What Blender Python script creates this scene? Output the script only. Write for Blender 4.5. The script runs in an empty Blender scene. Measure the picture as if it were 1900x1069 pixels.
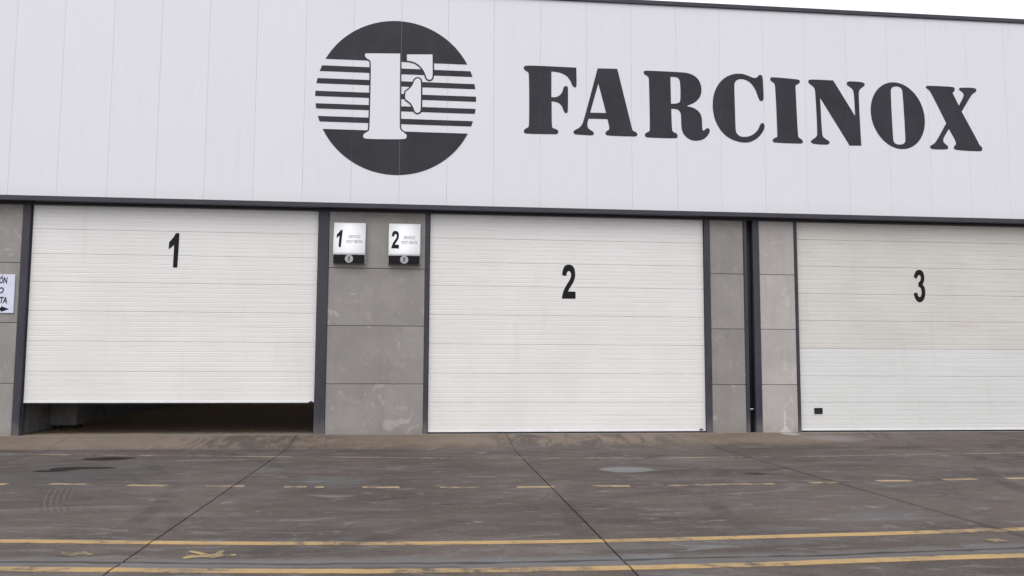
import bpy, bmesh, math, random
from mathutils import Vector, Matrix
random.seed(7)
SC = bpy.context.scene
COL = SC.collection

# ------------------------------------------------------------------ camera
YAW, PIT, ROL, FPX = 0.105785, 0.087602, 0.004395, 1569.01
CX, CD, CZ = -0.9434, 17.9001, 1.68
_f = Vector((math.sin(YAW)*math.cos(PIT), math.cos(YAW)*math.cos(PIT), math.sin(PIT)))
_r0 = Vector((math.cos(YAW), -math.sin(YAW), 0)); _u0 = _r0.cross(_f)
_c, _s = math.cos(ROL), math.sin(ROL)
RIGHT = _r0*_c + _u0*_s; UP = -_r0*_s + _u0*_c
CAM = Vector((CX, -CD, CZ))
cd = bpy.data.cameras.new('camera'); cam = bpy.data.objects.new('camera', cd); COL.objects.link(cam)
m = Matrix((RIGHT, UP, -_f)).transposed().to_4x4(); m.translation = CAM
cam.matrix_world = m
cd.sensor_width = 36; cd.lens = FPX/1900*36; cd.clip_end = 2000
SC.camera = cam

# ------------------------------------------------------------------ overcast daylight
ELEV, AZ = math.radians(52), math.radians(200)      # sun high behind the camera, veiled by cloud
w = bpy.data.worlds.new('World'); SC.world = w; w.use_nodes = True
nt = w.node_tree; nt.nodes.clear()
sky = nt.nodes.new('ShaderNodeTexSky'); sky.sky_type = 'NISHITA'; sky.sun_disc = False
sky.sun_elevation = ELEV; sky.sun_rotation = AZ; sky.air_density = 1.0; sky.dust_density = 4.0; sky.ozone_density = 1.0
hs = nt.nodes.new('ShaderNodeHueSaturation'); hs.inputs['Saturation'].default_value = 0.16
bg = nt.nodes.new('ShaderNodeBackground'); bg.inputs[1].default_value = 0.15
out = nt.nodes.new('ShaderNodeOutputWorld')
nt.links.new(sky.outputs[0], hs.inputs['Color']); mx = nt.nodes.new('ShaderNodeMix'); mx.data_type = 'RGBA'; mx.inputs[0].default_value = .80; mx.inputs[7].default_value = (6.6, 6.75, 7.15, 1)   # closed cloud deck
nt.links.new(hs.outputs[0], mx.inputs[6]); nt.links.new(mx.outputs[2], bg.inputs[0]); nt.links.new(bg.outputs[0], out.inputs[0])
sl = bpy.data.lights.new('sun', 'SUN'); sl.energy = 0.6; sl.angle = math.radians(50); sl.color = (1, .97, .93)
so = bpy.data.objects.new('sun', sl); COL.objects.link(so)
d = Vector((math.sin(AZ)*math.cos(ELEV), math.cos(AZ)*math.cos(ELEV), math.sin(ELEV)))
so.rotation_euler = d.to_track_quat('Z', 'Y').to_euler(); so.location = (0, -20, 30)
SC.view_settings.view_transform = 'Standard'; SC.view_settings.look = 'None'
SC.view_settings.gamma = 1; SC.view_settings.use_curve_mapping = False
SC.view_settings.exposure = 0.47

# ------------------------------------------------------------------ surveyed points -> metres
def ray(px, py): return _f*FPX + RIGHT*(px-950) - UP*(py-534.5)
def wall_pt(px, py, Y=0.0):
    d = ray(px, py); p = CAM + d*((Y-CAM.y)/d.y); return (p.x, p.z)
def road_pt(px, py, Z=0.0):
    d = ray(px, py); p = CAM + d*((Z-CAM.z)/d.z); return (p.x, p.y)

# ------------------------------------------------------------------ node helpers
class NT:
    def __init__(s, name):
        s.m = bpy.data.materials.new(name); s.m.use_nodes = True; s.t = s.m.node_tree; s.t.nodes.clear()
        s.out = s.n('ShaderNodeOutputMaterial'); s.b = s.n('ShaderNodeBsdfPrincipled')
        s.t.links.new(s.b.outputs[0], s.out.inputs[0])
        s.g = s.n('ShaderNodeNewGeometry'); s.pos = s.g.outputs['Position']
        s._xyz = None
    def n(s, k): return s.t.nodes.new(k)
    def put(s, inp, v):
        if isinstance(v, bpy.types.NodeSocket): s.t.links.new(v, inp)
        elif isinstance(v, (tuple, list)) and len(v) == 3 and inp.type == 'RGBA': inp.default_value = (*v, 1)
        else: inp.default_value = v
    def m_(s, op, a, b=0.0, c=None, clamp=False):
        k = s.n('ShaderNodeMath'); k.operation = op; k.use_clamp = clamp
        s.put(k.inputs[0], a); s.put(k.inputs[1], b)
        if c is not None: s.put(k.inputs[2], c)
        return k.outputs[0]
    def xyz(s):
        if not s._xyz:
            k = s.n('ShaderNodeSeparateXYZ'); s.put(k.inputs[0], s.pos); s._xyz = k.outputs
        return s._xyz
    def scale(s, v, sc, off=(0, 0, 0)):
        k = s.n('ShaderNodeMapping'); s.put(k.inputs[0], v); k.inputs['Scale'].default_value = sc; k.inputs['Location'].default_value = off
        return k.outputs[0]
    def noise(s, sc, det=4, rough=.55, vec=None, dist=0.0):
        k = s.n('ShaderNodeTexNoise'); s.put(k.inputs['Vector'], vec if vec is not None else s.pos)
        k.inputs['Scale'].default_value = sc; k.inputs['Detail'].default_value = det
        k.inputs['Roughness'].default_value = rough; k.inputs['Distortion'].default_value = dist
        return k.outputs[0]
    def rng(s, v, a, b, lo=0.0, hi=1.0, smooth=True):
        k = s.n('ShaderNodeMapRange'); k.interpolation_type = 'SMOOTHSTEP' if smooth else 'LINEAR'
        s.put(k.inputs[0], v); k.inputs[1].default_value = a; k.inputs[2].default_value = b
        k.inputs[3].default_value = lo; k.inputs[4].default_value = hi
        return k.outputs[0]
    def mix(s, f, a, b, mode='MIX'):
        k = s.n('ShaderNodeMix'); k.data_type = 'RGBA'; k.blend_type = mode
        s.put(k.inputs[0], f); s.put(k.inputs[6], a); s.put(k.inputs[7], b); return k.outputs[2]
    def bump(s, h, strength, dist):
        k = s.n('ShaderNodeBump'); k.inputs['Strength'].default_value = strength; k.inputs['Distance'].default_value = dist
        s.put(k.inputs['Height'], h); s.t.links.new(k.outputs[0], s.b.inputs['Normal'])
    def fin(s, col, rough=.6, metal=0.0, spec=.5):
        s.put(s.b.inputs['Base Color'], col); s.put(s.b.inputs['Roughness'], rough)
        s.b.inputs['Metallic'].default_value = metal; s.b.inputs['Specular IOR Level'].default_value = spec
        return s.m
    def objrand(s):
        k = s.n('ShaderNodeObjectInfo'); return k.outputs['Random']

def ellipse_mask(q, cx, cy, rx, ry, wob=.35, wsc=1.5, soft=.25):
    """1 inside a wobbly ellipse on the ground."""
    X, Y, Z = q.xyz()
    a = q.m_('DIVIDE', q.m_('SUBTRACT', X, cx), rx); b = q.m_('DIVIDE', q.m_('SUBTRACT', Y, cy), ry)
    r = q.m_('SQRT', q.m_('ADD', q.m_('MULTIPLY', a, a), q.m_('MULTIPLY', b, b)))
    n = q.noise(wsc, 3, .5, q.scale(q.pos, (1, 1, 1), (cx*3.1, cy*1.7, 0)))
    r = q.m_('ADD', r, q.m_('MULTIPLY', q.m_('SUBTRACT', n, .5), wob*4))
    return q.rng(r, 1-soft, 1+soft*.4, 1, 0)

def arc_mask(q, cx, cy, R, width, soft=.03):
    X, Y, Z = q.xyz()
    a = q.m_('SUBTRACT', X, cx); b = q.m_('SUBTRACT', Y, cy)
    r = q.m_('SQRT', q.m_('ADD', q.m_('MULTIPLY', a, a), q.m_('MULTIPLY', b, b)))
    d = q.m_('ABSOLUTE', q.m_('SUBTRACT', r, R))
    return q.rng(d, width-soft, width+soft, 1, 0)

# the broken joint running along the yard
CR = [road_pt(x, y) for x, y in ((0, 1042.5), (230, 1043.5), (400, 1046), (560, 1047), (650, 1045.5), (900, 1044), (1160, 1038.5), (1240, 1036), (1500, 1031), (1700, 1023.5), (1900, 1016))]
_a, _m, _b = CR[0], CR[5], CR[-1]       # parabola through three of the points
_k2 = ((_b[1]-_a[1])/(_b[0]-_a[0])-(_m[1]-_a[1])/(_m[0]-_a[0]))/(_b[0]-_m[0])
_k1 = (_m[1]-_a[1])/(_m[0]-_a[0])-_k2*(_m[0]+_a[0])
CRK = (_k1, _a[1]-_k1*_a[0]-_k2*_a[0]**2, _k2)
def yard_colour(q):
    """worn grey-brown yard concrete, shared by the slabs and by the worn places of the paint"""
    big = q.noise(.32, 5, .6); mid = q.noise(1.1, 6, .65, dist=.6); fine = q.noise(9, 6, .7); grain = q.noise(70, 3, .7)
    lng = q.noise(.9, 6, .62, q.scale(q.pos, (.35, 1.5, 1)), dist=.4)
    c = q.mix(q.rng(big, .36, .64), (.066, .053, .046), (.099, .079, .069))
    c = q.mix(q.m_('MULTIPLY', q.rng(mid, .52, .70), .6), c, (.092, .084, .081))
    c = q.mix(q.m_('MULTIPLY', q.rng(lng, .54, .68), .6), c, (.118, .111, .110))
    c = q.mix(q.m_('MULTIPLY', q.rng(lng, .46, .34), .6), c, (.047, .042, .040))
    bl = q.noise(.75, 7, .68, q.scale(q.pos, (.6, 1.3, 1), (13, 41, 0)), dist=1.0)
    c = q.mix(q.m_('MULTIPLY', q.rng(bl, .57, .66), .5), c, (.140, .131, .127))
    c = q.mix(q.m_('MULTIPLY', q.rng(bl, .43, .34), .5), c, (.045, .042, .041))
    c = q.mix(q.m_('MULTIPLY', q.rng(fine, .55, .75), .45), c, (.120, .108, .102))
    c = q.mix(q.m_('MULTIPLY', q.rng(fine, .45, .28), .4), c, (.042, .038, .036))
    hf = q.noise(3.2, 7, .72, q.scale(q.pos, (.45, 1.6, 1), (7, 77, 0)), dist=.8)
    c = q.mix(q.m_('MULTIPLY', q.rng(hf, .55, .66), .75), c, (.150, .144, .143))
    c = q.mix(q.m_('MULTIPLY', q.rng(hf, .44, .34), .5), c, (.038, .033, .031))
    f = q.noise(1.9, 8, .75, q.scale(q.pos, (1, 1, 1), (31, 7, 0)))
    c = q.mix(q.m_('MULTIPLY', q.rng(f, .59, .67), .75), c, (.165, .160, .160))
    sp = q.noise(28, 4, .75, q.scale(q.pos, (.8, 1.2, 1)))
    c = q.mix(q.m_('MULTIPLY', q.rng(sp, .56, .68), .5), c, (.165, .155, .150))
    c = q.mix(q.m_('MULTIPLY', q.rng(sp, .44, .34), .5), c, (.030, .026, .024))
    c = q.mix(q.m_('MULTIPLY', q.rng(grain, .3, .7), .35), c, q.mix(1.0, c, (1.5, 1.5, 1.5), 'MULTIPLY'))
    # tyre tracks swinging into the doors
    t = None
    for (cx, cy, R, wd, k) in ((-13.5, -8.5, 9.6, .11, .8), (-13.5, -8.5, 11.3, .11, .7), (10.5, -9.5, 9.8, .12, .7), (10.5, -9.5, 8.1, .12, .7),
                               (-2.5, -11.8, 9.4, .11, .5), (1.8, -14.5, 14.5, .13, .5), (19, -11, 12.5, .12, .7), (19, -11, 10.8, .12, .6),
                               (-18, -13, 15.2, .1, .5), (6.2, -16, 9.9, .13, .5), (6.2, -16, 11.6, .13, .5)):
        a = q.m_('MULTIPLY', arc_mask(q, cx, cy, R, wd), k)
        t = a if t is None else q.m_('MAXIMUM', t, a)
    br = q.rng(q.noise(.7, 4, .6, q.scale(q.pos, (1, 1, 1), (9, 3, 0))), .42, .62)
    c = q.mix(q.m_('MULTIPLY', q.m_('MULTIPLY', t, br), .55), c, (.032, .029, .028))
    X, Y, Z = q.xyz()
    yc = q.m_('ADD', q.m_('MULTIPLY', X, CRK[0]), CRK[1]); yc = q.m_('ADD', yc, q.m_('MULTIPLY', q.m_('MULTIPLY', X, X), CRK[2]))
    dj = q.m_('ABSOLUTE', q.m_('SUBTRACT', Y, yc)); dj = q.m_('ADD', dj, q.m_('MULTIPLY', q.m_('SUBTRACT', q.noise(2.2, 5, .65), .5), .5))
    c = q.mix(q.m_('MULTIPLY', q.rng(dj, .26, .08), .55), c, (.146, .140, .138))
    # dirt collected along the long joints
    for jx, sl_ in ((-7.75, -.01), (4.94, .006), (9.02, .02)):
        dd = q.m_('ABSOLUTE', q.m_('ADD', q.m_('SUBTRACT', X, jx), q.m_('MULTIPLY', q.m_('ADD', Y, 6), -sl_ if abs(sl_) > .009 else 0.0)))
        dd = q.m_('ADD', dd, q.m_('MULTIPLY', q.m_('SUBTRACT', q.noise(7, 3, .6), .5), .05))
        c = q.mix(q.m_('MULTIPLY', q.rng(dd, .01, .06, 1, 0), .4), c, (.030, .027, .026))
    # treaded tyre print at the left
    tx0, ty0 = road_pt(104, 925)
    e = q.m_('SUBTRACT', Y, ty0); u = q.m_('SUBTRACT', q.m_('ADD', q.m_('SUBTRACT', X, tx0), q.m_('MULTIPLY', e, .37)), q.m_('MULTIPLY', q.m_('MULTIPLY', e, e), .05))
    tr = q.rng(q.m_('SINE', q.m_('MULTIPLY', u, 2*math.pi/.072)), -.3, .6)
    inside = q.m_('MULTIPLY', q.rng(q.m_('ABSOLUTE', u), .14, .21, 1, 0), q.rng(q.m_('ABSOLUTE', e), .75, 1.15, 1, 0))
    c = q.mix(q.m_('MULTIPLY', q.m_('MULTIPLY', inside, q.rng(q.noise(2.5, 4, .6), .38, .58)), .42), c, q.mix(tr, (.038, .034, .033), (.125, .117, .114)))
    # wet oily patches, a pale repair patch
    for (px, py, rx, ry, k, col) in PATCH:
        x, y = road_pt(px, py)
        c = q.mix(q.m_('MULTIPLY', ellipse_mask(q, x, y, rx, ry, *((.06, 3.0, .12) if k > .95 else (.13, 2.4, .2) if k > .8 else (.3, 1.4, .6))), k), c, col)
    return c, fine, grain
PATCH = [(160, 880, 1.0, .8, .4, (.050, .050, .050)), (90, 880, 2.2, 1.6, .3, (.055, .055, .057)), (620, 892, .6, .5, .35, (.13, .135, .14)), (330, 955, .5, .2, .4, (.14, .137, .136)),
         (505, 872, .4, .4, .35, (.13, .135, .14)), (1640, 955, .5, .35, .35, (.125, .126, .13)), (760, 1040, .7, .18, .35, (.14, .138, .138)), (420, 1044, 1.2, .16, .4, (.14, .14, .145)), (1050, 1042, 1.2, .2, .4, (.14, .14, .145)),
         (198, 851.5, .40, .30, .97, (.008, .007, .006)), (224, 850.5, .28, .13, .97, (.008, .007, .006)), (165, 868.5, .44, .16, .97, (.009, .008, .007)),
         (128, 869.5, .28, .24, .97, (.010, .009, .008)), (95, 874, .27, .14, .97, (.008, .007, .006)), (1162, 871.5, .46, .36, .85, (.185, .184, .180)),
         (1400, 879, .18, .14, .85, (.025, .022, .02)), (832, 935.5, .17, .03, .85, (.02, .018, .016))]

def mat_yard():
    q = NT('yard_concrete'); c, fine, grain = yard_colour(q)
    q.bump(q.m_('ADD', q.m_('MULTIPLY', fine, .6), grain), .35, .006)
    return q.fin(c, q.rng(q.noise(1.3, 4, .6), .3, .7, .6, .85), spec=.15)

def mat_apron():
    q = NT('apron_concrete'); X, Y, Z = q.xyz()
    base, fine, grain = yard_colour(q)
    big = q.noise(.45, 4, .6); mid = q.noise(2.2, 6, .65, q.scale(q.pos, (.7, 1, 1)), dist=.8)
    c = q.mix(q.rng(big, .35, .65), (.158, .122, .094), (.196, .152, .120))
    c = q.mix(q.m_('MULTIPLY', q.rng(mid, .55, .72), .5), c, (.22, .195, .175))
    # fan of rubber streaks in front of each door
    st = q.noise(2.6, 5, .7, q.scale(q.pos, (1.0, .28, 1)), dist=1.2)
    st = q.rng(st, .44, .60)
    drm = None
    for cx, rx in ((-4.2, 2.6), (2.4, 2.9), (10.6, 3.2)):
        a = q.m_('ABSOLUTE', q.m_('SUBTRACT', X, cx)); a = q.rng(a, rx*.35, rx, 1, 0)
        drm = a if drm is None else q.m_('MAXIMUM', drm, a)
    c = q.mix(q.m_('MULTIPLY', q.m_('MULTIPLY', st, drm), .75), c, (.070, .062, .058))
    c = q.mix(q.m_('MULTIPLY', q.rng(X, 6.5, 10.5), .75), c, base)
    c = q.mix(q.m_('MULTIPLY', q.rng(fine, .45, .3), .4), c, (.08, .07, .062))
    # the dirt builds up towards the low end of the ramp
    c = q.mix(q.m_('MULTIPLY', q.rng(q.m_('ADD', Y, q.m_('MULTIPLY', mid, .9)), -.15, -1.15), .97), c, base)
    # lime run-out by the corner of the third door
    x, y = wall_pt(1462, 806, .15)
    c = q.mix(q.m_('MULTIPLY', ellipse_mask(q, x, -.02, .22, .22, .3, 3.0, .5), .85), c, (.36, .34, .33))
    c = q.mix(q.m_('MULTIPLY', ellipse_mask(q, x+.6, -.55, .7, .35, .4, 2.0, .6), .5), c, (.23, .22, .215))
    # swept pale edge hard against the wall
    c = q.mix(q.m_('MULTIPLY', q.rng(q.m_('ADD', Y, q.m_('MULTIPLY', mid, .15)), .10, .24), .6), c, (.27, .245, .22))
    q.bump(q.m_('ADD', q.m_('MULTIPLY', fine, .6), grain), .35, .006)
    return q.fin(c, .8, spec=.15)

def mat_paint(name, col, keep):
    q = NT(name); c, fine, grain = yard_colour(q)
    n = q.noise(6, 7, .75); n2 = q.noise(1.2, 4, .6, q.scale(q.pos, (1, 1, 1), (3, 17, 0)))
    a = q.m_('ADD', q.m_('MULTIPLY', n, .6), q.m_('MULTIPLY', n2, .5))
    wear = q.rng(a, keep, keep+.16)
    p = q.mix(q.rng(n2, .35, .65), col, tuple(v*.72+.03 for v in col))
    p = q.mix(q.m_('MULTIPLY', q.rng(fine, .45, .25), .5), p, c)
    return q.fin(q.mix(wear, p, c), .7, spec=.15)

def mat_wallconc(name, a, b, streak=False):
    q = NT(name); X, Y, Z = q.xyz(); r = q.objrand()
    v = q.n('ShaderNodeVectorMath'); v.operation = 'ADD'; q.put(v.inputs[0], q.pos)
    cb = q.n('ShaderNodeCombineXYZ'); q.put(cb.inputs[0], q.m_('MULTIPLY', r, 37)); q.put(cb.inputs[2], q.m_('MULTIPLY', r, 91)); q.put(v.inputs[1], cb.outputs[0])
    vv = v.outputs[0]
    big = q.noise(1.1, 5, .6, vv); mid = q.noise(3.2, 6, .62, vv, dist=.7); fine = q.noise(22, 5, .7, vv)
    c = q.mix(q.rng(big, .3, .7), a, b)
    c = q.mix(q.m_('MULTIPLY', r, .25), c, tuple(x*.86 for x in a))
    c = q.mix(q.m_('MULTIPLY', q.rng(mid, .54, .76), .32), c, tuple(min(1, x*1.55) for x in b))
    blot = q.noise(2.1, 8, .5, q.scale(vv, (1, 1, 1), (5, 0, 9)), dist=1.1)
    c = q.mix(q.m_('MULTIPLY', q.rng(blot, .64, .69), .42), c, (.48, .45, .43))
    c = q.mix(q.m_('MULTIPLY', q.rng(fine, .5, .72), .32), c, tuple(x*.55 for x in a))
    vo = q.n('ShaderNodeTexVoronoi'); q.put(vo.inputs['Vector'], vv); vo.inputs['Scale'].default_value = 5.5
    spk = q.m_('MULTIPLY', q.rng(vo.outputs['Distance'], .035, .07, 1, 0), q.rng(q.noise(3, 2, .5, vv), .5, .6))
    c = q.mix(q.m_('MULTIPLY', spk, .8), c, (.60, .56, .53))
    vert = q.noise(2.5, 4, .6, q.scale(vv, (3, 1, .25)))
    c = q.mix(q.m_('MULTIPLY', q.rng(vert, .5, .72), .16), c, tuple(x*.6 for x in a))
    if streak:   # lime streak running down to the ground
        x0, z0 = wall_pt(1459, 770, .15)
        wob = q.m_('MULTIPLY', q.m_('SUBTRACT', q.noise(6, 3, .5, q.scale(q.pos, (0, 0, 1))), .5), .10)
        dx = q.m_('ABSOLUTE', q.m_('ADD', q.m_('SUBTRACT', X, x0), wob))
        wd = q.rng(Z, .15, .32, .20, .028)
        msk = q.m_('SUBTRACT', 1.0, q.m_('DIVIDE', dx, wd), clamp=True)
        msk = q.m_('MULTIPLY', q.rng(msk, .0, .6), q.rng(Z, .55, .85, 1, 0))
        msk = q.m_('MULTIPLY', msk, q.rng(q.noise(14, 4, .6), .3, .55))
        c = q.mix(q.m_('MULTIPLY', msk, .85), c, (.62, .58, .56))
    c = q.mix(q.m_('MULTIPLY', q.rng(q.m_('ADD', Z, q.m_('MULTIPLY', mid, .4)), .62, .28), .35), c, (.20, .165, .13))
    q.bump(q.m_('ADD', fine, q.m_('MULTIPLY', mid, .6)), .25, .004)
    return q.fin(c, .8, spec=.3)

def mat_clad():
    q = NT('white_cladding'); X, Y, Z = q.xyz(); r = q.objrand()
    c = q.mix(q.m_('MULTIPLY', r, .6), (.730, .715, .748), (.700, .692, .732))
    n = q.noise(.5, 4, .6, q.scale(q.pos, (1, 1, .5))); st = q.noise(5, 5, .6, q.scale(q.pos, (2, 1, .12)))
    c = q.mix(q.m_('MULTIPLY', q.rng(n, .4, .7), .35), c, (.70, .70, .715))
    c = q.mix(q.m_('MULTIPLY', q.rng(st, .52, .8), .30), c, (.58, .59, .61))
    foot = q.rng(q.m_('ADD', Z, q.m_('MULTIPLY', st, .5)), 5.62, 5.22)      # rain-splashed dust at the drip edge
    c = q.mix(q.m_('MULTIPLY', foot, .22), c, (.56, .54, .51))
    c = q.mix(q.m_('MULTIPLY', q.rng(q.noise(30, 2, .5), .74, .8), .3), c, (.4, .39, .38))
    wv = q.n('ShaderNodeMath'); wv.operation = 'SINE'; q.put(wv.inputs[0], q.m_('MULTIPLY', X, 2*math.pi/.05))
    q.bump(q.m_('ADD', wv.outputs[0], q.m_('MULTIPLY', q.noise(1.2, 2), 3)), .22, .0012)
    return q.fin(c, .42, spec=.4)

def mat_vinyl():
    q = NT('dark_vinyl'); X, Y, Z = q.xyz()
    wv = q.m_('SINE', q.m_('MULTIPLY', X, 2*math.pi/.05))
    lines = q.m_('MULTIPLY', q.rng(wv, .75, 1.0), q.rng(q.noise(.8, 3), .4, .65))
    c = q.mix(q.rng(q.noise(1.5, 4), .3, .7), (.024, .022, .029), (.034, .031, .039))
    c = q.mix(q.m_('MULTIPLY', lines, .30), c, (.07, .068, .078))
    for jx in JX:
        dd = q.m_('ABSOLUTE', q.m_('SUBTRACT', X, jx))
        c = q.mix(q.m_('MULTIPLY', q.rng(dd, .003, .007, 1, 0), .55 if abs(jx+1.47) < .1 else .06), c, (.2, .2, .21))
    q.bump(wv, .2, .001)
    return q.fin(c, .55, spec=.25)

def mat_steel(name, a=(.034, .032, .044), b=(.052, .049, .062), foot=True):
    q = NT(name); X, Y, Z = q.xyz()
    n = q.noise(2.2, 5, .6, q.scale(q.pos, (1, 1, .35))); f = q.noise(25, 4, .7)
    c = q.mix(q.rng(n, .3, .7), a, b)
    c = q.mix(q.m_('MULTIPLY', q.rng(f, .62, .75), .3), c, (.2, .19, .19))
    if foot:
        low = q.m_('MULTIPLY', q.rng(q.m_('ADD', Z, q.m_('MULTIPLY', q.noise(5, 4, .6), .5)), .85, .38), .55)
        c = q.mix(low, c, (.155, .15, .145))
    return q.fin(c, q.rng(n, .3, .7, .45, .62), spec=.35)

def mat_door(name, a, b, grime, amt):
    q = NT(name); X, Y, Z = q.xyz()
    n = q.noise(.6, 4, .6); h = q.noise(3, 6, .6, q.scale(q.pos, (.25, 1, 5)))
    c = q.mix(q.rng(n, .3, .7), a, b)
    c = q.mix(q.m_('MULTIPLY', q.rng(h, .5, .72), amt), c, grime)
    v = q.noise(2.2, 5, .6, q.scale(q.pos, (1.4, 1, .2)))
    c = q.mix(q.m_('MULTIPLY', q.rng(v, .56, .75), amt*.8), c, grime)
    s = q.noise(55, 3, .6); c = q.mix(q.m_('MULTIPLY', q.rng(s, .70, .76), .25), c, tuple(x*.6 for x in grime))
    # sheet metal is never dead flat: long shallow waves make the reflections come and go
    q.bump(q.noise(1, 3, .5, q.scale(q.pos, (.9, 1, 6))), .30, .012)
    return q.fin(c, .38, spec=.45)

def mat_plain(name, col, rough=.5, spec=.5, var=.15, metal=0.0, sc=6):
    q = NT(name); n = q.noise(sc, 4, .6)
    return q.fin(q.mix(q.rng(n, .3, .7), tuple(x*(1-var) for x in col), tuple(min(1, x*(1+var)) for x in col)), rough, metal, spec)

# vertical joints of the cladding, read off the photograph at the foot of the panels
JX = [-9.36+(-1.005*k) for k in range(6, 0, -1)] + [-9.34, -8.40, -7.42, -6.46, -5.49, -4.50, -3.49, -2.48, -1.47, -.46, .54, 1.56, 2.59, 3.60, 4.62,
      5.63, 6.64, 7.62, 8.61, 9.60, 10.57, 11.54, 12.50] + [12.50+.99*k for k in range(1, 9)]
M = dict(yard=mat_yard(), apron=mat_apron(), conc=mat_wallconc('grey_wall_concrete', (.262, .243, .230), (.322, .300, .285)),
         conc2=mat_wallconc('pale_wall_concrete', (.40, .37, .355), (.47, .435, .415), True),
         clad=mat_clad(), vinyl=mat_vinyl(), steel=mat_steel('anthracite_steel'), trim=mat_steel('anthracite_trim', foot=False),
         door=mat_door('white_door_skin', (.725, .705, .682), (.77, .75, .727), (.58, .56, .53), .25),
         dirty=mat_door('stained_door_skin', (.60, .575, .53), (.65, .62, .57), (.54, .48, .40), .5),
         clean=mat_door('greyed_door_skin', (.655, .655, .635), (.69, .685, .665), (.57, .545, .50), .35),
         alu=mat_plain('pale_aluminium', (.78, .78, .79), .3, .6, .05), rubber=mat_plain('black_rubber', (.018, .017, .018), .7, .3),
         black=mat_plain('black_print', (.012, .011, .012), .6, .15), bandblk=mat_plain('gloss_black_band', (.006, .005, .006), .3, .15),
         sign=mat_plain('white_sign_face', (.93, .93, .94), .35, .5, .02), white=mat_plain('white_plate', (.66, .67, .80), .5, .4, .04),
         shell=mat_plain('pale_sign_shell', (.60, .60, .60), .4, .5, .05), grey=mat_plain('grey_print', (.25, .24, .27), .5, .3),
         badge=mat_plain('pale_badge', (.36, .36, .37), .35, .5, .04), inner=mat_plain('dim_interior_wall', (.22, .21, .205), .8, .2),
         innerp=mat_plain('pale_interior_metal', (.20, .19, .18), .5, .4), ifloor=mat_plain('interior_floor', (.26, .19, .125), .6, .3, .3),
         gap=mat_plain('joint_dark', (.012, .011, .010), .9, .2), roof=mat_plain('roof_sheet', (.30, .30, .31), .6, .3),
         paint=mat_paint('yellow_line_paint', (.40, .265, .12), .525), dash=mat_paint('pale_dash_paint', (.35, .255, .15), .515),
         faint=mat_paint('faded_line_paint', (.26, .215, .16), .47), ghost=mat_paint('worn_figure_paint', (.35, .25, .115), .54),
         ghost2=mat_paint('nearly_gone_paint', (.26, .195, .105), .46))

# ------------------------------------------------------------------ mesh helpers
def link(name, me, mat, parent=None, loc=None):
    if mat is not None and not me.materials: me.materials.append(mat)
    o = bpy.data.objects.new(name, me); COL.objects.link(o)
    if parent: o.parent = parent
    if loc: o.location = loc
    return o
def raw(name, V, F, mat, parent=None, smooth=False):
    me = bpy.data.meshes.new(name); me.from_pydata([tuple(v) for v in V], [], F)
    bm = bmesh.new(); bm.from_mesh(me); bmesh.ops.recalc_face_normals(bm, faces=bm.faces); bm.to_mesh(me); bm.free()
    if smooth:
        for p in me.polygons: p.use_smooth = True
    return link(name, me, mat, parent)
def boxes(name, L, mat, parent=None, bev=0.0):
    """one mesh of axis aligned boxes (x0,x1,y0,y1,z0,z1)"""
    bm = bmesh.new()
    for (a, b, c, d_, e, f) in L:
        g = bmesh.ops.create_cube(bm, size=1)
        for v in g['verts']:
            v.co = Vector((a+(v.co.x+.5)*(b-a), c+(v.co.y+.5)*(d_-c), e+(v.co.z+.5)*(f-e)))
    if bev: bmesh.ops.bevel(bm, geom=bm.edges[:], offset=bev, segments=1, affect='EDGES')
    me = bpy.data.meshes.new(name); bm.to_mesh(me); bm.free()
    return link(name, me, mat, parent)
def empty(name, loc=(0, 0, 0), **kw):
    o = bpy.data.objects.new(name, None); COL.objects.link(o); o.location = loc; o.empty_display_size = .3
    for k, v in kw.items(): o[k] = v
    return o
def child_of(o, parent):          # keep world coordinates under a parent that only has a location
    o.parent = parent; o.matrix_parent_inverse = Matrix.Translation(parent.location).inverted(); return o

def smooth_loop(P, it=3):
    """round every vertex that is not flagged as a corner (Chaikin)"""
    pts = [((p[0], p[1]), len(p) > 2) for p in P]
    for _ in range(it):
        new = []; n = len(pts)
        for i, (p, c) in enumerate(pts):
            if c: new.append((p, True)); continue
            a = pts[i-1][0]; b = pts[(i+1) % n][0]
            for q_ in (a, b): new.append(((p[0]*.75+q_[0]*.25, p[1]*.75+q_[1]*.25), False))
        pts = new
    return [p for p, c in pts]
def px_loop(P, ox, oy, s): return [(ox+x/s, oy+y/s) for x, y in smooth_loop(P)]
def flat_shape(name, loops, Y, t, mat, parent=None, offset=0.0):
    """loops of (x, z) in metres -> a sheet of thickness t whose back lies at Y"""
    cu = bpy.data.curves.new('tmp', 'CURVE'); cu.dimensions = '2D'; cu.fill_mode = 'BOTH'; cu.extrude = t/2; cu.offset = offset
    for L in loops:
        sp = cu.splines.new('POLY'); sp.points.add(len(L)-1); sp.use_cyclic_u = True
        for i, (x, z) in enumerate(L): sp.points[i].co = (x, z, 0, 1)
    return curve_mesh(name, cu, Y-t/2, mat, parent)
def curve_mesh(name, cu, Y, mat, parent=None, tf=None):
    ob = bpy.data.objects.new('tmp', cu); COL.objects.link(ob)
    dg = bpy.context.evaluated_depsgraph_get(); dg.update()
    me = bpy.data.meshes.new_from_object(ob.evaluated_get(dg)); bpy.data.objects.remove(ob); me.name = name
    for v in me.vertices:
        x, z, y = v.co
        if tf: x, z = tf(x, z)
        v.co = (x, Y-y, z)
    me.materials.clear()
    return link(name, me, mat, parent)
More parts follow.
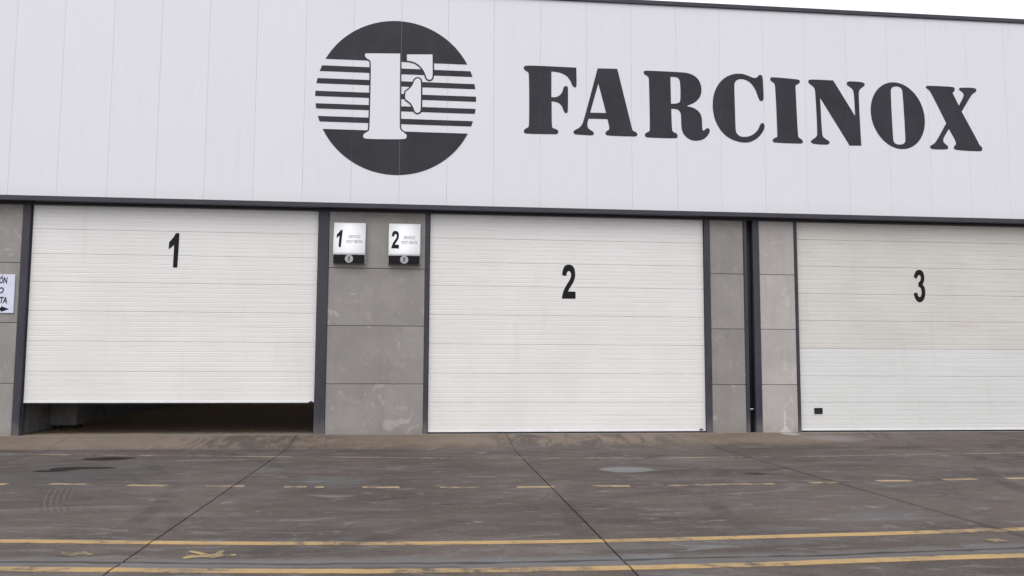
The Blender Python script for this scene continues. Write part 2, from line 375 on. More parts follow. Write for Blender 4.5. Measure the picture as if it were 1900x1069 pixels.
def text_mesh(name, s, x0, x1, z0, z1, Y, mat, parent=None, shear=0.0, bold=0.0, t=.003):
    """lettering fitted to a rectangle on the wall plane"""
    cu = bpy.data.curves.new('tmp', 'FONT'); cu.body = s; cu.size = 1; cu.shear = shear; cu.extrude = t/2; cu.offset = bold; cu.resolution_u = 3
    o = curve_mesh(name, cu, Y, mat, parent)
    xs = [v.co.x for v in o.data.vertices]; zs = [v.co.z for v in o.data.vertices]
    a, b, c, d_ = min(xs), max(xs), min(zs), max(zs)
    for v in o.data.vertices:
        v.co.x = x0+(v.co.x-a)/(b-a)*(x1-x0); v.co.z = z0+(v.co.z-c)/(d_-c)*(z1-z0)
    return o

# ================================================================== THE SETTING: yard
yardo = raw('yard', [(-200, -150, -.03), (200, -150, -.03), (200, 150, -.03), (-200, 150, -.03)], [(0, 1, 2, 3)], M['gap'])
yardo['kind'] = 'structure'
skyline = None
XL, XR = -40.0, 44.0
# joints running away from the camera (surveyed where visible)
def jl(p, q_):
    a, b = road_pt(*p), road_pt(*q_); return (a, b)
JL = [jl((65, 840), (0, 862)), jl((530, 835), (195, 1065)), jl((955, 835), (1185, 1069)), jl((1400, 852), (1850, 980)), jl((1750, 840), (1890, 862))]
def joint_x(k, Y):
    if 0 <= k < len(JL):
        (x0, y0), (x1, y1) = JL[k]
        s = (x1-x0)/(y1-y0); s = max(-.02, min(.02, s)); return x0 + (Y-y0)*s
    if k < 0: return joint_x(0, Y)+4.2*k
    return joint_x(len(JL)-1, Y)+4.15*(k-len(JL)+1)
def crack_y(X):
    if X <= CR[0][0]: return CR[0][1]
    for (a, b), (c, d_) in zip(CR, CR[1:]):
        if X <= c: return b+(d_-b)*(X-a)/(c-a)
    return CR[-1][1]
FT = [(-9.5, -.85), (-3.85, -1.15), (.29, -1.5), (3.7, -1.65), (6.7, -1.62), (12, -1.6)]
def foot_y(X):
    if X <= FT[0][0]: return FT[0][1]
    for (a, b), (c, d_) in zip(FT, FT[1:]):
        if X <= c: return b+(d_-b)*(X-a)/(c-a)
    return FT[-1][1]
GW = .008
def slab(x0f, x1f, yf, yn, jag_far, jag_near, z=0.0, name='concrete_slab'):
    """slab between two long joints; yf/yn = functions giving the far and near edges"""
    N = 26 if (x1f(-5) > -14 and x0f(-5) < 16) else 4
    def row(fy, jag, far):
        L = []
        for i in range(N+1):
            t = i/N; X = x0f(-5)+(x1f(-5)-x0f(-5))*t; Y = fy(X)
            X = x0f(Y)+GW+(x1f(Y)-x0f(Y)-2*GW)*t
            Y += (random.random()**2)*jag*(-1 if far else 1)
            L.append((X, Y))
        return L
    A = row(yf, jag_far, True); B = row(yn, jag_near, False)
    top = B + A[::-1]; n = len(top)
    ch = .004
    cx = sum(p[0] for p in top)/n; cy = sum(p[1] for p in top)/n
    V = [(x+(ch if x < cx else -ch), y+(ch if y < cy else -ch), z) for x, y in top]+[(x, y, z-ch) for x, y in top]+[(x, y, z-.027) for x, y in top]
    F = []
    for i in range(N):        # strips so the long outline fills cleanly
        F.append((i, i+1, n-2-i, n-1-i))
    for i in range(n):
        j = (i+1) % n; F.append((i, j, n+j, n+i)); F.append((n+i, n+j, 2*n+j, 2*n+i))
    return raw(name, V, F, M['yard'], yardo)
for k in range(-7, 12):
    a = lambda Y, k=k: joint_x(k-1, Y); b = lambda Y, k=k: joint_x(k, Y)
    slab(a, b, lambda X: foot_y(X)+.004, lambda X: crack_y(X)+.022, 0, .035)
    slab(a, b, lambda X: crack_y(X)-.022, lambda X: -23.0, .035, 0)
# rising apron against the building: one slab per joint bay
BASE = .166
for k in range(-7, 12):
    x0, x1 = joint_x(k-1, -1.5)+.004, joint_x(k, -1.5)-.004
    N = 8; V = []; F = []
    for i in range(N+1):
        X = x0+(x1-x0)*i/N; fy = foot_y(X)
        V += [(X, .62, BASE), (X, .10, BASE), (X, fy*.5+.05, BASE*.52), (X, fy, .004), (X, fy-.02, -.03)]
    for i in range(N):
        for j in range(4): a = i*5+j; F.append((a, a+1, a+6, a+5))
    raw('apron_slab', V, F, M['apron'], yardo)

# painted markings ------------------------------------------------------------
def strip(name, pts, mat, half=None, z=.004, step=.35):
    """painted strip along px centre line pts [(x,y)], thickness half in px; broken where it crosses a joint"""
    P = []
    for (a, b), (c, d_) in zip(pts, pts[1:]):
        n = max(1, int(abs(c-a)/40))
        for i in range(n): P.append((a+(c-a)*i/n, b+(d_-b)*i/n))
    P.append(pts[-1])
    top = []; bot = []
    for x, y in P:
        (cx_, cy_) = road_pt(x, y); hy = abs(road_pt(x, y-half)[1]-road_pt(x, y+half)[1])/2
        top.append((cx_, cy_+hy)); bot.append((cx_, cy_-hy))
    # smooth run, extended samples at joints
    rows = list(zip(top, bot)); V = []; F = []
    def lerp(r, s, t): return tuple((u[0]+(v[0]-u[0])*t, u[1]+(v[1]-u[1])*t) for u, v in zip(r, s))
    seq = [rows[0]]; cuts = set()
    for r, s in zip(rows, rows[1:]):
        ym = (r[0][1]+r[1][1])/2
        for k in range(-7, 12):
            j = joint_x(k, ym); xa, xb = r[0][0], s[0][0]
            if xa < j-.01 and xb > j+.01:
                seq.append(lerp(r, s, (j-.008-xa)/(xb-xa))); cuts.add(len(seq)-1); seq.append(lerp(r, s, (j+.008-xa)/(xb-xa)))
        seq.append(s)
    for (a, b) in seq:
        e = (random.random()-.5)*.010
        V += [(a[0], a[1]+e, z), (b[0], b[1]+e, z), (a[0], a[1]+e, .0005), (b[0], b[1]+e, .0005)]
    for i in range(len(seq)-1):
        if i in cuts: continue
        a = i*4; F += [(a, a+1, a+5, a+4), (a+2, a, a+4, a+6), (a+1, a+3, a+7, a+5)]
    return raw(name, V, F, mat, yardo)
def poly_mark(name, P, ox, oy, s, mat, dx=0):
    L = [road_pt(x, y) for x, y in px_loop(P, ox, oy, s)]
    cu = bpy.data.curves.new('tmp', 'CURVE'); cu.dimensions = '2D'; cu.fill_mode = 'BOTH'; cu.extrude = .0015
    sp = cu.splines.new('POLY'); sp.points.add(len(L)-1); sp.use_cyclic_u = True
    for i, (x, y) in enumerate(L): sp.points[i].co = (x, y, 0, 1)
    ob = bpy.data.objects.new('tmp', cu); COL.objects.link(ob); dg = bpy.context.evaluated_depsgraph_get(); dg.update()
    me = bpy.data.meshes.new_from_object(ob.evaluated_get(dg)); bpy.data.objects.remove(ob); me.name = name
    for v in me.vertices: v.co.z += .0045
    me.materials.clear()
    return link(name, me, mat, yardo)
l1 = [(-90, 1002.5), (0, 1004.5), (150, 1005.7), (300, 1007.3), (500, 1009), (700, 1009), (950, 1006.5), (1150, 1003.6), (1400, 997), (1650, 990.3), (1900, 982), (2050, 976.5)]
l2 = [(-90, 1054.5), (0, 1056.2), (200, 1058), (500, 1060.4), (700, 1060.4), (950, 1058), (1130, 1054.8), (1400, 1048.2), (1651, 1038.6), (1900, 1031), (2050, 1025)]
strip('painted_line', l1, M['paint'], 2.9); strip('painted_line', l2, M['paint'], 3.9)
strip('painted_line', [(-60, 842), (0, 843), (330, 846), (500, 847.5), (700, 849), (850, 850.5), (1000, 850.5), (1200, 850), (1350, 848.5), (1550, 846.7), (1700, 843.3), (1950, 840)], M['faint'], .62)
for (a, ya, b, yb) in ((-60, 898.5, 14, 899), (92, 898.3, 164, 898.8), (238, 901, 311, 901.3), (382, 902.1, 454, 902.4), (528, 903.6, 569, 903.8), (585, 904.2, 601, 904.3),
                       (673, 904.3, 741, 904.7), (817, 904.8, 889, 904.8), (959, 904.4, 1030, 904), (1100, 902.4, 1168, 902), (1237, 901.3, 1436, 898),
                       (1500, 896, 1555, 895.4), (1625, 892.5, 1690, 892.3), (1749, 890.3, 1810, 889.3), (1867, 888.4, 1940, 887.4)):
    strip('dash_line', [(a, ya), (b, yb)], M['dash'], 1.35)
fig = [(1165, 958), (1195, 944), (1250, 938), (1300, 943), (1262, 928), (1212, 918), (1216, 909), (1262, 914), (1310, 925), (1350, 935), (1385, 928), (1400, 914), (1438, 905), (1442, 918), (1420, 926), (1447, 934),
       (1432, 948), (1390, 950), (1368, 962), (1345, 958), (1310, 949), (1230, 955), (1182, 963)]
poly_mark('walking_figure', fig, 0, 760, 3.46, M['ghost'])
poly_mark('walking_figure', [(1468, 936), (1482, 931), (1505, 930), (1525, 936), (1508, 942), (1484, 942)], 0, 760, 3.46, M['ghost'])
poly_mark('walking_figure', [(345, 938), (400, 934), (383, 922), (395, 912), (430, 923), (480, 922), (518, 912), (552, 911), (562, 924), (604, 930), (588, 939), (540, 935), (485, 941), (440, 948), (432, 941), (388, 943)], 0, 760, 3.46, M['ghost2'])
poly_mark('walking_figure', [(1462, 840), (1500, 836), (1540, 832), (1570, 834), (1592, 842), (1635, 846), (1618, 852), (1570, 852), (1545, 858), (1520, 848)], 1400, 760, 3.46, M['ghost2'])

# ================================================================== THE WAREHOUSE
WH = empty('warehouse', (0, 0, 0), label='long grey industrial warehouse with white metal cladding above three roller door bays', category='building')
DY = .075        # how far the bays stand back behind the surveyed plane y = .13
def sx(x): return CX+(x-CX)*(18.04+DY)/18.04
ZB, ZT, ZC = 5.012, 9.685, 9.765        # foot of cladding, foot and top of the roof cap
def cladding_panel(x0, x1):
    g = .0010; c = .0025
    V = []
    prof = [(x0+g, .05), (x0+g, c), (x0+g+c, 0), (x1-g-c, 0), (x1-g, c), (x1-g, .05)]
    for z in (ZB, ZT): V += [(x, y, z) for x, y in prof]
    n = 6; F = [(i, i+1, n+i+1, n+i) for i in range(n-1)]
    F += [tuple(range(n)), tuple(range(2*n-1, n-1, -1))]
    return raw('cladding_panel', V, F, M['clad'], WH)
for a, b in zip(JX, JX[1:]): cladding_panel(a, b)
X0, X1 = JX[0], JX[-1]; XE = X1
boxes('cladding_backing', [(X0, X1, .052, .12, ZB+.002, ZT-.002)], M['clad'], WH)
boxes('roof_cap', [(X0-.04, X1+.04, -.045, .40, ZT-.012, ZC)], M['trim'], WH, .004)
boxes('flashing', [(X0-.02, X1+.02, -.035, .10, ZB-.098, ZB-.001)], M['trim'], WH, .003)
boxes('soffit', [(X0, X1, .101, .42, ZB-.075, ZB-.03)], M['trim'], WH)
boxes('lintel_beam', [(X0, X1, .12+DY, .26+DY, 4.874, ZB-.076)], M['trim'], WH, .003)
# door bays: (x0,x1) of the clear opening in metres
def X_at(px, py, Y=.12): return wall_pt(px, py, Y)[0]
postX = [(-9.075, -8.932), (-3.153, -2.927), (-.895, -.808), (5.258, 5.381), (6.154, 6.229), (6.363, 6.511), (7.334, 7.396), (14.35, 14.50)]
for i, (a, b) in enumerate(postX):
    a, b = sx(a), sx(b)
    y0 = .125+DY if i != 2 else .135+DY
    boxes('steel_post', [(a, b, y0, .50, BASE-.01, 4.8735)], M['steel'], WH, .004)
    # base plate dirt skirt / fixing foot
# concrete wall columns between posts: stacked panels
def concrete_column(x0, x1, mat, zs=(BASE-.01, 1.211, 2.435, 3.660, 4.873), y=.15+DY):
    x0, x1 = sx(x0), sx(x1)
    for a, b in zip(zs, zs[1:]):
        g = .0045
        boxes('concrete_panel', [(x0+.002, x1-.002, y+random.uniform(-.003, .003), y+.16, a+g, b-g)], mat, WH, .006)
    boxes('wall_core', [(x0, x1, y+.012+.02, y+.24, BASE, 4.872)], M['gap'], WH)
concrete_column(-2.926, -.896, M['conc']); concrete_column(5.382, 6.153, M['conc']); concrete_column(6.512, 7.333, M['conc2'])
concrete_column(-11.9, -9.076, M['conc']); concrete_column(-15.1, -11.92, M['conc']); concrete_column(14.505, 17.2, M['conc2']); concrete_column(17.22, XE-.3, M['conc2'])
# recess with the rainwater pipe
boxes('recess_back', [(sx(6.230), sx(6.362), .44, .46, BASE, 4.86)], M['trim'], WH)
def cyl(name, cx, cy, z0, z1, r, mat, parent, n=18, r1=None):
    V = []; F = []
    for i in range(n):
        t = 2*math.pi*i/n
        V += [(cx+r*math.cos(t), cy+r*math.sin(t), z0), (cx+(r1 or r)*math.cos(t), cy+(r1 or r)*math.sin(t), z1)]
    for i in range(n): j = (i+1) % n; F.append((2*i, 2*j, 2*j+1, 2*i+1))
    F += [tuple(range(0, 2*n, 2))[::-1], tuple(range(1, 2*n, 2))]
    o = raw(name, V, F, mat, parent)
    for p in o.data.polygons: p.use_smooth = len(p.vertices) == 4
    return o
pipe = cyl('downpipe', sx(6.300), .34, BASE+.02, 4.86, .048, M['rubber'], WH)
zc = wall_pt(1397, 759.5, .2)[1]
cyl('pipe_clip', sx(6.300), .34, zc-.012, zc+.012, .062, M['alu'], pipe)
cyl('pipe_clip', sx(6.300), .34, 2.9, 2.915, .056, M['trim'], pipe)

# ---- sectional doors
YD = .215+DY
def zz(z): return 1.68+(z-1.68)*((18.115+DY)/18.25)
def door_panel_mesh(x0, x1, z0, z1, ribs=6):
    """ribbed sheet between z0 and z1: shallow pressed grooves, rounded edge into the joint"""
    g = .0014; P = [(.028, z0+g), (.006, z0+g), (.001, z0+g+.006), (0, z0+g+.010)]
    h = (z1-z0)/ribs
    for i in range(1, ribs):
        zc = z0+h*i; dep = .0024
        P += [(0, zc-.011), (dep, zc-.005), (dep, zc+.004), (0, zc+.008)]
    P += [(0, z1-g-.010), (.001, z1-g-.006), (.006, z1-g), (.028, z1-g)]
    n = len(P); V = [(x0, YD+y, z) for y, z in P]+[(x1, YD+y, z) for y, z in P]
    F = [(i, i+1, n+i+1, n+i) for i in range(n-1)]+[(0, n, 2*n-1, n-1)]
    return V, F
def sectional_door(x0, x1, joints, mats, label, ribs=6):
    joints = [zz(z) for z in joints[:-1]]+[joints[-1]]
    D = empty('sectional_door', ((x0+x1)/2, YD, joints[0]), label=label)
    D.parent = WH
    def under(o): o.parent = D; o.matrix_parent_inverse = Matrix.Translation(D.location).inverted(); return o
    for (a, b), mt in zip(zip(joints, joints[1:]), mats):
        V, F = door_panel_mesh(x0, x1, a, b, ribs)
        under(raw('door_panel', V, F, mt))
    zb = joints[0]
    under(boxes('bottom_rail', [(x0, x1, YD-.006, YD+.03, zb-.030, zb+.012)], M['alu'], None, .003))
    under(boxes('rubber_seal', [(x0+.01, x1-.01, YD-.001, YD+.026, zb-.055, zb-.031)], M['rubber']))
    for s, xe in ((1, x0), (-1, x1)):
        under(boxes('guide_rail', [(xe-.05*(s > 0), xe+.05*(s < 0), YD+.005, YD+.06, BASE, 4.873)], M['alu' if False else 'trim']))
    return D, under
W_ = M['door']
D1, u1 = sectional_door(sx(-8.905), sx(-3.162), [.845, 1.452, 2.07, 2.69, 3.29, 3.872, 4.385, 4.885], [W_]*7, 'left door raised about half a metre off the ground')
D2, u2 = sectional_door(sx(-.792), sx(5.247), [.222, .815, 1.435, 2.062, 2.692, 3.320, 3.835, 4.358, 4.885], [W_]*8, 'closed middle door in clean white')
D3, u3 = sectional_door(sx(7.412), sx(14.34), [.222, .812, 1.400, 2.015, 2.645, 3.255, 3.878, 4.486, 4.885], [M['clean']]*3+[M['dirty']]*5, 'closed right door with yellowed upper panels')
# numerals stuck on the doors
def wl(P, ox, oy, s, Y): return [wall_pt(x, y, Y) for x, y in px_loop(P, ox, oy, s)]
one = [(312, 148), (385, 150), (394, 158), (345, 905, 1), (336, 912), (254, 911), (247, 903), (275, 408, 1), (185, 490), (153, 506, 1), (165, 350, 1), (240, 270), (280, 215)]
two = [(153, 362, 1), (245, 385, 1), (250, 340), (265, 298), (285, 275), (305, 270), (330, 283), (350, 320), (353, 370), (342, 420), (310, 490), (250, 580), (200, 670), (165, 770), (146, 882, 1), (450, 885, 1), (450, 728, 1),
       (288, 722, 1), (320, 650), (380, 560), (425, 470), (443, 390), (444, 315), (430, 235), (400, 172), (355, 138), (300, 130), (250, 136), (205, 165), (175, 225), (160, 300)]
three = [(183, 290, 1), (247, 327, 1), (260, 285), (275, 255), (298, 243), (325, 255), (338, 290), (336, 345), (320, 385), (285, 405, 1), (285, 495, 1), (325, 513), (350, 560), (358, 630), (350, 692), (335, 720), (310, 730),
         (285, 714), (270, 670), (262, 628, 1), (183, 643, 1), (195, 710), (225, 780), (265, 830), (310, 846), (360, 834), (407, 785), (432, 715), (440, 620), (427, 530), (405, 480), (376, 458, 1), (405, 400), (418, 320),
         (410, 230), (382, 168), (340, 133), (295, 126), (245, 140), (210, 190), (190, 250)]
yn = YD-.001
u1(flat_shape('door_number', [wl(one, 300, 420, 11.88, yn)], yn, .003, M['black']))
u2(flat_shape('door_number', [wl(two, 1030, 480, 11.88, yn)], yn, .003, M['black']))
u3(flat_shape('door_number', [wl(three, 1680, 490, 11.88, yn)], yn, .003, M['black']))
# recessed pull handle of the third door, small pull tabs low on the others
def handle(under, x0, x1, z0, z1):
    o = boxes('door_handle', [(x0, x1, YD-.018, YD+.002, z0, z0+.014), (x0, x1, YD-.018, YD+.002, z1-.014, z1), (x0, x0+.014, YD-.018, YD+.002, z0+.014, z1-.014),
                              (x1-.014, x1, YD-.018, YD+.002, z0+.014, z1-.014), (x0+.014, x1-.014, YD-.004, YD+.002, z0+.014, z1-.014)], M['rubber'])
    return under(o)
a = wall_pt(1511, 768, YD); b = wall_pt(1525.5, 757, YD); handle(u3, a[0], b[0], a[1], b[1])
for (px, py, un) in ((1301, 797.5, u2), (577, 746.5, u1)):
    x, z = wall_pt(px, py, YD)
    un(boxes('pull_tab', [(x-.05, x+.05, YD-.025, YD-.008, z-.008, z+.008), (x-.015, x+.015, YD-.02, YD-.008, z+.008, z+.03)], M['rubber']))

# ---- the hall behind, seen under the raised door
hall = boxes('hall_floor', [(X0+.3, XE-.3, .63, 24, BASE-.05, BASE-.003)], M['ifloor'], WH)
boxes('hall_wall', [(-9.22, -9.14, .55, 24, BASE, 9.5)], M['inner'], WH)
boxes('hall_wall', [(X0+.2, XE-.2, 24, 24.2, 0, 9.6)], M['inner'], WH)
boxes('side_wall', [(X0, X0+.15, .13, 24.2, 0, 9.6)], M['conc'], WH)
boxes('side_wall', [(XE-.15, XE, .13, 24.2, 0, 9.6)], M['conc'], WH)
boxes('roof', [(X0, XE, .41, 9, 9.45, 9.60), (X0, XE, 10.0, 24.3, 9.45, 9.60)], M['roof'], WH)  # slot across the unseen roof is added to let daylight into the hall
boxes('upper_wall', [(X0+.2, XE-.2, .43, .50, 4.864, 9.44)], M['inner'], WH)
# painted walkway edge inside the hall
boxes('floor_line', [(-9.05, -6.4, .66, .76, BASE-.002, BASE+.002), (-8.9, -8.78, .80, 22, BASE-.002, BASE+.001)], M['paint'], WH)
boxes('floor_line', [(-2.2, -2.08, 2, 22, BASE-.002, BASE+.001)], M['paint'], WH)
# pale steel cabinet standing against the hall wall
cab = empty('storage_cabinet', (-8.8, 4.4, BASE), label='pale grey metal cabinet in the dark hall behind the raised left door', category='cabinet')
def cb(name, L, mt, bev=0.0): return child_of(boxes(name, L, mt, None, bev), cab)
cx0, cx1, cy0, cy1 = -9.12, -8.55, 2.0, 2.5
cb('cabinet_body', [(cx0, cx1-.02, cy0, cy1, BASE+.08, BASE+1.98)], M['innerp'], .005)
for y0, y1 in ((cy0+.01, (cy0+cy1)/2-.003), ((cy0+cy1)/2+.003, cy1-.01)):
    dr = cb('cabinet_door', [(cx1-.019, cx1, y0, y1, BASE+.10, BASE+1.96)], M['innerp'], .003)
for x in (cx0+.05, cx1-.10):
    for y in (cy0+.05, cy1-.1): cb('foot', [(x, x+.05, y, y+.05, BASE-.003, BASE+.08)], M['rubber'])

# ================================================================== LETTERING ON THE CLADDING
def facade(P, ox, oy, s): return [wall_pt(x, y, -.001) for x, y in px_loop(P, ox, oy, s)]
Lf = [(150, 128), (534, 147, 1), (537, 285), (530, 298), (517, 299), (505, 288), (490, 250), (465, 215), (430, 193), (390, 181), (343, 177, 1), (343, 372, 1), (370, 376), (400, 365), (422, 345), (434, 308), (440, 292), (455, 286), (468, 293), (471, 312),
      (470, 480), (464, 494), (452, 497), (440, 488), (428, 450), (410, 425), (385, 411), (345, 405, 1), (346, 590), (352, 611), (375, 616), (395, 628), (397, 642), (388, 656), (370, 658), (152, 654), (135, 648), (131, 630), (142, 615), (162, 608), (174, 590),
      (172, 200), (165, 182), (145, 170), (131, 158), (131, 140)]
La = [(697, 153, 1), (848, 156, 1), (960, 610), (966, 632), (990, 640), (1003, 655), (1000, 671), (985, 676), (778, 669), (760, 662), (756, 646), (768, 632), (786, 624), (787, 600), (773, 542, 1), (628, 538, 1), (618, 575), (620, 605), (640, 625),
      (664, 637), (670, 652), (662, 665), (645, 667), (530, 660), (514, 653), (511, 636), (525, 624), (552, 612), (575, 590), (592, 550)]
Lah = [(703, 268, 1), (762, 495, 1), (640, 492, 1)]
Lr = [(1066, 169), (1340, 182), (1400, 190), (1450, 215), (1482, 255), (1495, 310), (1490, 355), (1470, 392), (1430, 422), (1378, 441, 1), (1430, 453), (1470, 478), (1493, 515), (1498, 560), (1499, 618), (1506, 632), (1520, 624), (1532, 611),
      (1548, 611), (1558, 625), (1555, 645), (1540, 670), (1515, 693), (1480, 706), (1440, 709), (1400, 698), (1365, 670), (1345, 635), (1338, 590), (1337, 510), (1328, 480), (1305, 465), (1262, 462, 1), (1266, 622), (1276, 641), (1298, 648),
      (1312, 664), (1308, 684), (1290, 690), (1080, 684), (1062, 677), (1058, 658), (1070, 645), (1092, 638), (1099, 620), (1091, 235), (1085, 215), (1062, 204), (1050, 190), (1052, 174)]
Lrh = [(1255, 218, 1), (1295, 218), (1320, 230), (1331, 262), (1333, 385), (1328, 412), (1305, 423), (1260, 424, 1)]
Lc = [(405, 112), (460, 115), (520, 138), (575, 160), (612, 168), (634, 158), (645, 138), (668, 126), (694, 134), (702, 160), (714, 400), (710, 440), (688, 457), (664, 445), (645, 405), (620, 330), (585, 265), (545, 220), (490, 188), (440, 178),
      (400, 182), (370, 200), (351, 235), (350, 290), (357, 500), (364, 760), (370, 830), (390, 865), (430, 896), (510, 896), (560, 880), (610, 848), (650, 800), (668, 750), (690, 722), (715, 727), (728, 760), (718, 810), (680, 870), (630, 920), (560, 958), (490, 970),
      (420, 962), (330, 935), (245, 885), (180, 815), (125, 725), (95, 630), (80, 520), (88, 400), (115, 310), (160, 230), (220, 170), (290, 132), (350, 115)]
Li = [(210, 131), (392, 147), (412, 155), (412, 172), (398, 184), (380, 190), (380, 215), (397, 555), (404, 577), (425, 588), (436, 604), (430, 618), (412, 621), (230, 614), (213, 606), (212, 588), (228, 578), (246, 572), (247, 550), (232, 205),
      (225, 176), (203, 164), (193, 150), (196, 136)]
Ln = [(490, 147), (657, 156, 1), (818, 418, 1), (810, 255), (800, 220), (778, 204), (756, 188), (757, 168), (775, 161), (870, 168), (888, 178), (888, 194), (868, 208), (848, 226), (842, 260), (863, 635, 1), (778, 635, 1), (560, 283, 1), (574, 535), (580, 570),
      (605, 588), (628, 602), (631, 616), (615, 630), (512, 623), (494, 612), (493, 598), (515, 584), (536, 568), (541, 540), (526, 240), (518, 208), (495, 190), (474, 174), (472, 157)]
Lo = [(1131+199*math.cos(t)+20*math.sin(t), 415+246*math.sin(t)+20*math.cos(t)) for t in [2*math.pi*i/28 for i in range(28)]]
Loh = [(1078, 240), (1083, 213), (1103, 200), (1135, 200), (1158, 213), (1167, 240), (1189, 590), (1184, 614), (1162, 627), (1128, 627), (1104, 614), (1096, 590)]
Lx = [(1355, 194), (1535, 202), (1550, 212), (1548, 232), (1533, 248, 1), (1580, 342, 1), (1614, 275), (1616, 256), (1603, 240), (1582, 228), (1580, 213), (1597, 208), (1690, 210), (1708, 220), (1708, 237), (1690, 248), (1670, 265), (1600, 385, 1),
      (1716, 598), (1730, 630), (1752, 648), (1752, 670), (1735, 678), (1560, 668), (1542, 656), (1543, 640), (1560, 625), (1556, 600), (1506, 512, 1), (1466, 578), (1464, 604), (1478, 622), (1500, 637), (1502, 655), (1488, 664), (1385, 662), (1368, 650),
      (1371, 634), (1397, 622), (1416, 600), (1487, 470, 1), (1375, 245), (1355, 222), (1338, 212), (1338, 198)]
LET = empty('facade_lettering', (wall_pt(1400, 200)[0], 0, wall_pt(1400, 265)[1]), label='row of eight big black serif letters across the white cladding on the right', category='lettering')
for loops, (ox, oy, s) in (([Lf], (940, 90, 4.1304)), ([La, Lah], (940, 90, 4.1304)), ([Lr, Lrh], (940, 90, 4.1304)), ([Lc], (1310, 120, 6.683)), ([Li], (1380, 110, 3.9583)),
                           ([Ln], (1380, 110, 3.9583)), ([Lo, Loh], (1380, 110, 3.9583)), ([Lx], (1380, 110, 3.9583))):
    child_of(flat_shape('letter', [facade(L, ox, oy, s) for L in loops], -.001, .004, M['vinyl']), LET)

# ---- round emblem
ES = 3.3417
def ept(x, y): return wall_pt(560+x/ES, 20+y/ES, -.001)
cxm, czm = ept(587, 538)
rxm = (ept(1085, 540)[0]-ept(88, 520)[0])/2; rzm = (ept(587, 60)[1]-ept(587, 1015)[1])/2
EMB = empty('round_emblem', (cxm, 0, czm-rzm), label='round black emblem with a white letter and stripes on the cladding', category='emblem')
def ez(y, side=0): return ept(587, y)[1]
def circ_x(z): 
    t = max(0, 1-((z-czm)/rzm)**2); return rxm*math.sqrt(t)
def seg(zlo, zhi, n=40):
    """part of the disc between two heights"""
    L = []
    for i in range(n+1):
        z = zlo+(zhi-zlo)*i/n; L.append((cxm+circ_x(z), z))
    for i in range(n, -1, -1):
        z = zlo+(zhi-zlo)*i/n; L.append((cxm-circ_x(z), z))
    return L
def arcseg(zc_, top=True, n=60):
    a0 = math.asin((zc_-czm)/rzm)
    rngA = (a0, math.pi-a0) if top else (math.pi-a0, 2*math.pi+a0)
    return [(cxm+rxm*math.cos(rngA[0]+(rngA[1]-rngA[0])*i/n), czm+rzm*math.sin(rngA[0]+(rngA[1]-rngA[0])*i/n)) for i in range(n+1)]
ztop = (ept(152, 303)[1]+ept(1030, 330)[1])/2; zbot = (ept(138, 738)[1]+ept(1028, 757)[1])/2
child_of(flat_shape('disc_segment', [arcseg(ztop, True)], -.001, .004, M['vinyl']), EMB)
child_of(flat_shape('disc_segment', [arcseg(zbot, False)], -.001, .004, M['vinyl']), EMB)
for (l0, l1_, r0, r1) in ((345, 382, 370, 403), (425, 457, 448, 480), (505, 537, 525, 557), (580, 613, 603, 633), (658, 693, 680, 712)):
    zh = (ept(120, l0)[1]+ept(1060, r0)[1])/2; zl = (ept(120, l1_)[1]+ept(1060, r1)[1])/2
    child_of(flat_shape('stripe', [seg(zl, zh, 6)], -.001, .004, M['vinyl']), EMB)
stem = [(405, 265), (610, 267, 1), (606, 715), (610, 740), (635, 757), (652, 772), (648, 792), (630, 798), (397, 796), (380, 786), (380, 770), (395, 757), (415, 748), (421, 725), (430, 330), (425, 308), (402, 296), (391, 282), (393, 267)]
arm = [(652, 272, 1), (810, 272, 1), (812, 400), (806, 424), (790, 430), (774, 422), (765, 390), (745, 355), (715, 328), (685, 315), (652, 310, 1)]
bar = [(716, 419), (735, 425), (739, 447), (738, 605), (734, 627), (717, 636), (701, 628), (692, 600), (675, 572), (644, 550, 1), (640, 530), (644, 503, 1), (675, 480), (692, 452), (700, 428)]
for P in (stem, arm, bar):
    L = [ept(x, y) for x, y in smooth_loop(P)]
    n = len(L); A = sum(L[i-1][0]*L[i][1]-L[i][0]*L[i-1][1] for i in range(n)); sgn = 1 if A > 0 else -1
    G = []
    for i in range(n):
        a, b, c = L[i-1], L[i], L[(i+1) % n]
        t1 = Vector((b[0]-a[0], b[1]-a[1])); t2 = Vector((c[0]-b[0], c[1]-b[1]))
        if t1.length < 1e-6 or t2.length < 1e-6: continue
        t1.normalize(); t2.normalize(); n1 = Vector((t1.y, -t1.x))*sgn; n2 = Vector((t2.y, -t2.x))*sgn
        k = (n1+n2); k = k/max(.35, k.length**2/2) if k.length > 1e-4 else n1
        G.append((b[0]+k.x*.030, b[1]+k.y*.030))
    child_of(flat_shape('letter_outline', [G], -.0052, .002, M['vinyl']), EMB)
    child_of(flat_shape('letter_face', [L], -.0074, .002, M['clad']), EMB)

